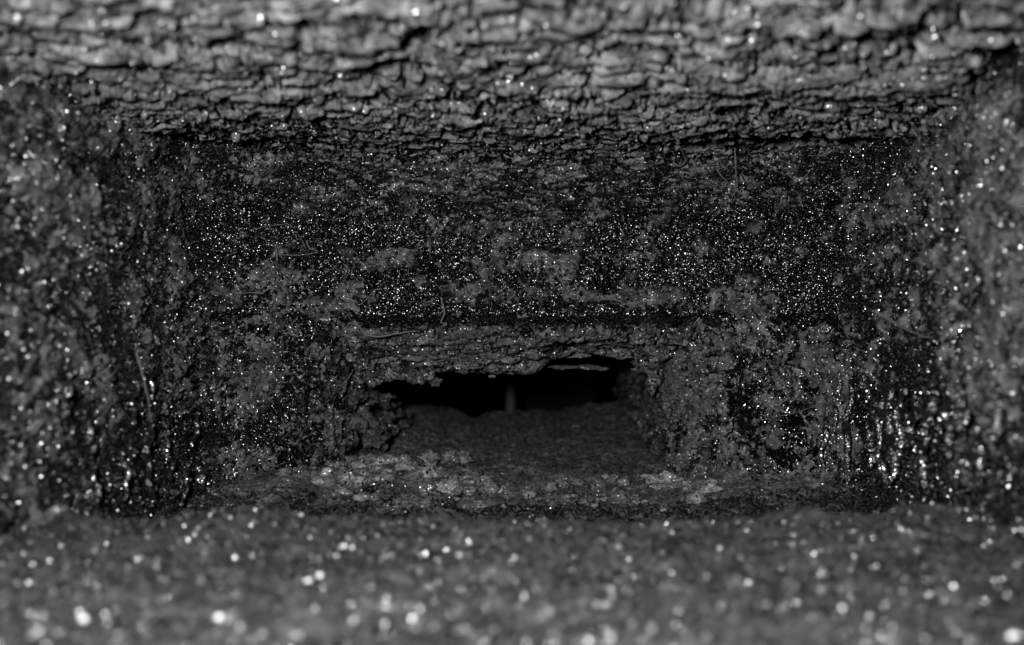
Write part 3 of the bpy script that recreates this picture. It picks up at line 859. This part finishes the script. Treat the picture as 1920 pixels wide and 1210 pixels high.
lw, rw = bpy.data.objects['left_wall'], bpy.data.objects['right_wall']
for i, (x, y0, y1, wd) in enumerate([(1655, 740, 870, 7), (1668, 750, 830, 6), (1690, 735, 890, 8), (1704, 750, 860, 7), (1720, 760, 840, 6), (1737, 745, 800, 5), (1770, 735, 800, 7),
        (1608, 720, 880, 5), (1676, 860, 905, 7), (1640, 700, 760, 5), (1800, 760, 860, 6), (1895, 740, 830, 7), (1560, 760, 880, 4), (1584, 700, 800, 4), (1755, 820, 930, 6), (1830, 720, 800, 6), (1860, 800, 900, 7), (1662, 780, 905, 5), (1680, 745, 800, 6), (1697, 800, 900, 6), (1712, 730, 790, 5), (1728, 780, 850, 5), (1750, 750, 830, 5), (1648, 790, 880, 5), (1780, 760, 850, 4)]):
    tar_run(rw, 'right_wall', x, y0, y1, wd, i + 1.0)
for i, (x, y0, y1, wd) in enumerate([(262, 800, 935, 6), (150, 790, 850, 6), (158, 870, 960, 5), (358, 870, 925, 8), (350, 760, 850, 4), (370, 890, 960, 5), (425, 880, 930, 4), (270, 700, 780, 4),
        (300, 820, 900, 4), (215, 850, 940, 5), (330, 860, 950, 4), (105, 700, 780, 5), (235, 720, 800, 4)]):
    tar_run(lw, 'left_wall', x, y0, y1, wd, i + 40.0)

# ------------------------------------------------------------------ pale flecks
OCT = np.array([[1, 0, 0], [0, 1, 0], [-1, 0, 0], [0, -1, 0], [0, 0, 1], [0, 0, -1]], float)
OF = np.array([[0, 1, 4], [1, 2, 4], [2, 3, 4], [3, 0, 4], [1, 0, 5], [2, 1, 5], [3, 2, 5], [0, 3, 5]])
def flecks(name, surf, count, size, seed, label, sel=None, mat=None):
    R = np.random.RandomState(seed)
    pts, nr_ = SURF[surf]
    x, y = pix(pts)
    ok = (x > -40) & (x < 1960) & (y > -40) & (y < 1250)
    if sel is not None: ok &= sel(pts)
    ids = np.flatnonzero(ok)
    ids = ids[R.randint(0, len(ids), count)]
    s = size * (0.35 + 1.8 * R.rand(count) ** 6)[:, None, None] * (0.5 + R.rand(count, 1, 3))
    v0 = OCT[None] * s
    A = R.randn(count, 3, 3); Q, _ = np.linalg.qr(A)
    v0 = v0 @ Q + (pts[ids] + nr_[ids] * 0.0006)[:, None]
    f = (OF[None] + (np.arange(count) * 6)[:, None, None]).reshape(-1, 3)
    o = make_mesh(name, v0.reshape(-1, 3), f, mat or M_GRIT, smooth=False)
    tag(o, label, None, None, 'stuff')
flecks('ash_grit', 'ledge', 2200, 0.00040, 21, 'pale ash grit scattered on the near ledge')
flecks('ash_grit', 'floor', 1500, 0.0006, 22, 'pale ash grit on the chamber floor')
flecks('ash_grit', 'right_wall', 500, 0.0007, 23, 'pale grit stuck to the right wall')
flecks('ash_grit', 'ceiling', 200, 0.0006, 24, 'pale grit stuck to the ceiling')
flecks('ash_grit', 'pfloor', 150, 0.0007, 25, 'grit on the passage floor')

BIG = [(645, 1027, 11, 6, 'ledge', 'pale fleck on the near ledge, below the left foot of the slot'),
       (600, 1082, 10, 9, 'ledge', 'round bright fleck on the ledge, right of a flat one'),
       (578, 1092, 12, 7, 'ledge', 'flat bright fleck on the ledge touching a round one'),
       (158, 1163, 13, 11, 'ledge', 'large bright fleck near the lower left corner of the ledge'),
       (395, 1138, 13, 10, 'ledge', 'blurred bright fleck on the ledge, upper of a pair'),
       (411, 1162, 14, 9, 'ledge', 'blurred flat fleck on the ledge, lower of a pair'),
       (1575, 1143, 9, 8, 'ledge', 'bright fleck on the right half of the ledge'),
       (1188, 1061, 7, 6, 'ledge', 'small bright fleck on the middle of the ledge'),
       (990, 986, 8, 5, 'ledge', 'bright grain at the back edge of the ledge, near the middle'),
       (1900, 1200, 22, 12, 'ledge', 'pale blurred crumb in the lower right corner'),
       (843, 170, 12, 4, 'ceiling', 'short bright rod-shaped fleck on the ceiling'),
       (778, 197, 6, 4, 'ceiling', 'bright grain on the ceiling below the rod-shaped fleck'),
       (972, 153, 5, 5, 'ceiling', 'round bright grain on the ceiling right of the rod-shaped fleck'),
       (948, 925, 5, 5, 'floor', 'bright white chip on the floor below the post')]
for i, (x, y, rx, rz, sf, lab) in enumerate(BIG):
    pts = SURF[sf][0]
    sx, sy = pix(pts)
    j = np.argmin((sx - x) ** 2 + (sy - y) ** 2 * 4)
    c = pts[j]; d = c[1]
    o = lump('ash_fleck', c + np.array([0, -0.001, 0.001 if sf != 'ceiling' else -0.001]), (rx / k * d * 0.62, rz / k * d * 0.6, rz / k * d * 0.62), M_FLECK, None, i + 200, 0.25, 18, 12)
    if i == 10:
        cc = np.array(c); o.data.transform(__import__('mathutils').Matrix.Translation(cc) @ __import__('mathutils').Matrix.Rotation(math.radians(-42), 4, 'Y') @ __import__('mathutils').Matrix.Translation(-cc))
    tag(o, lab, 'ash fleck', 'bright ash flecks')
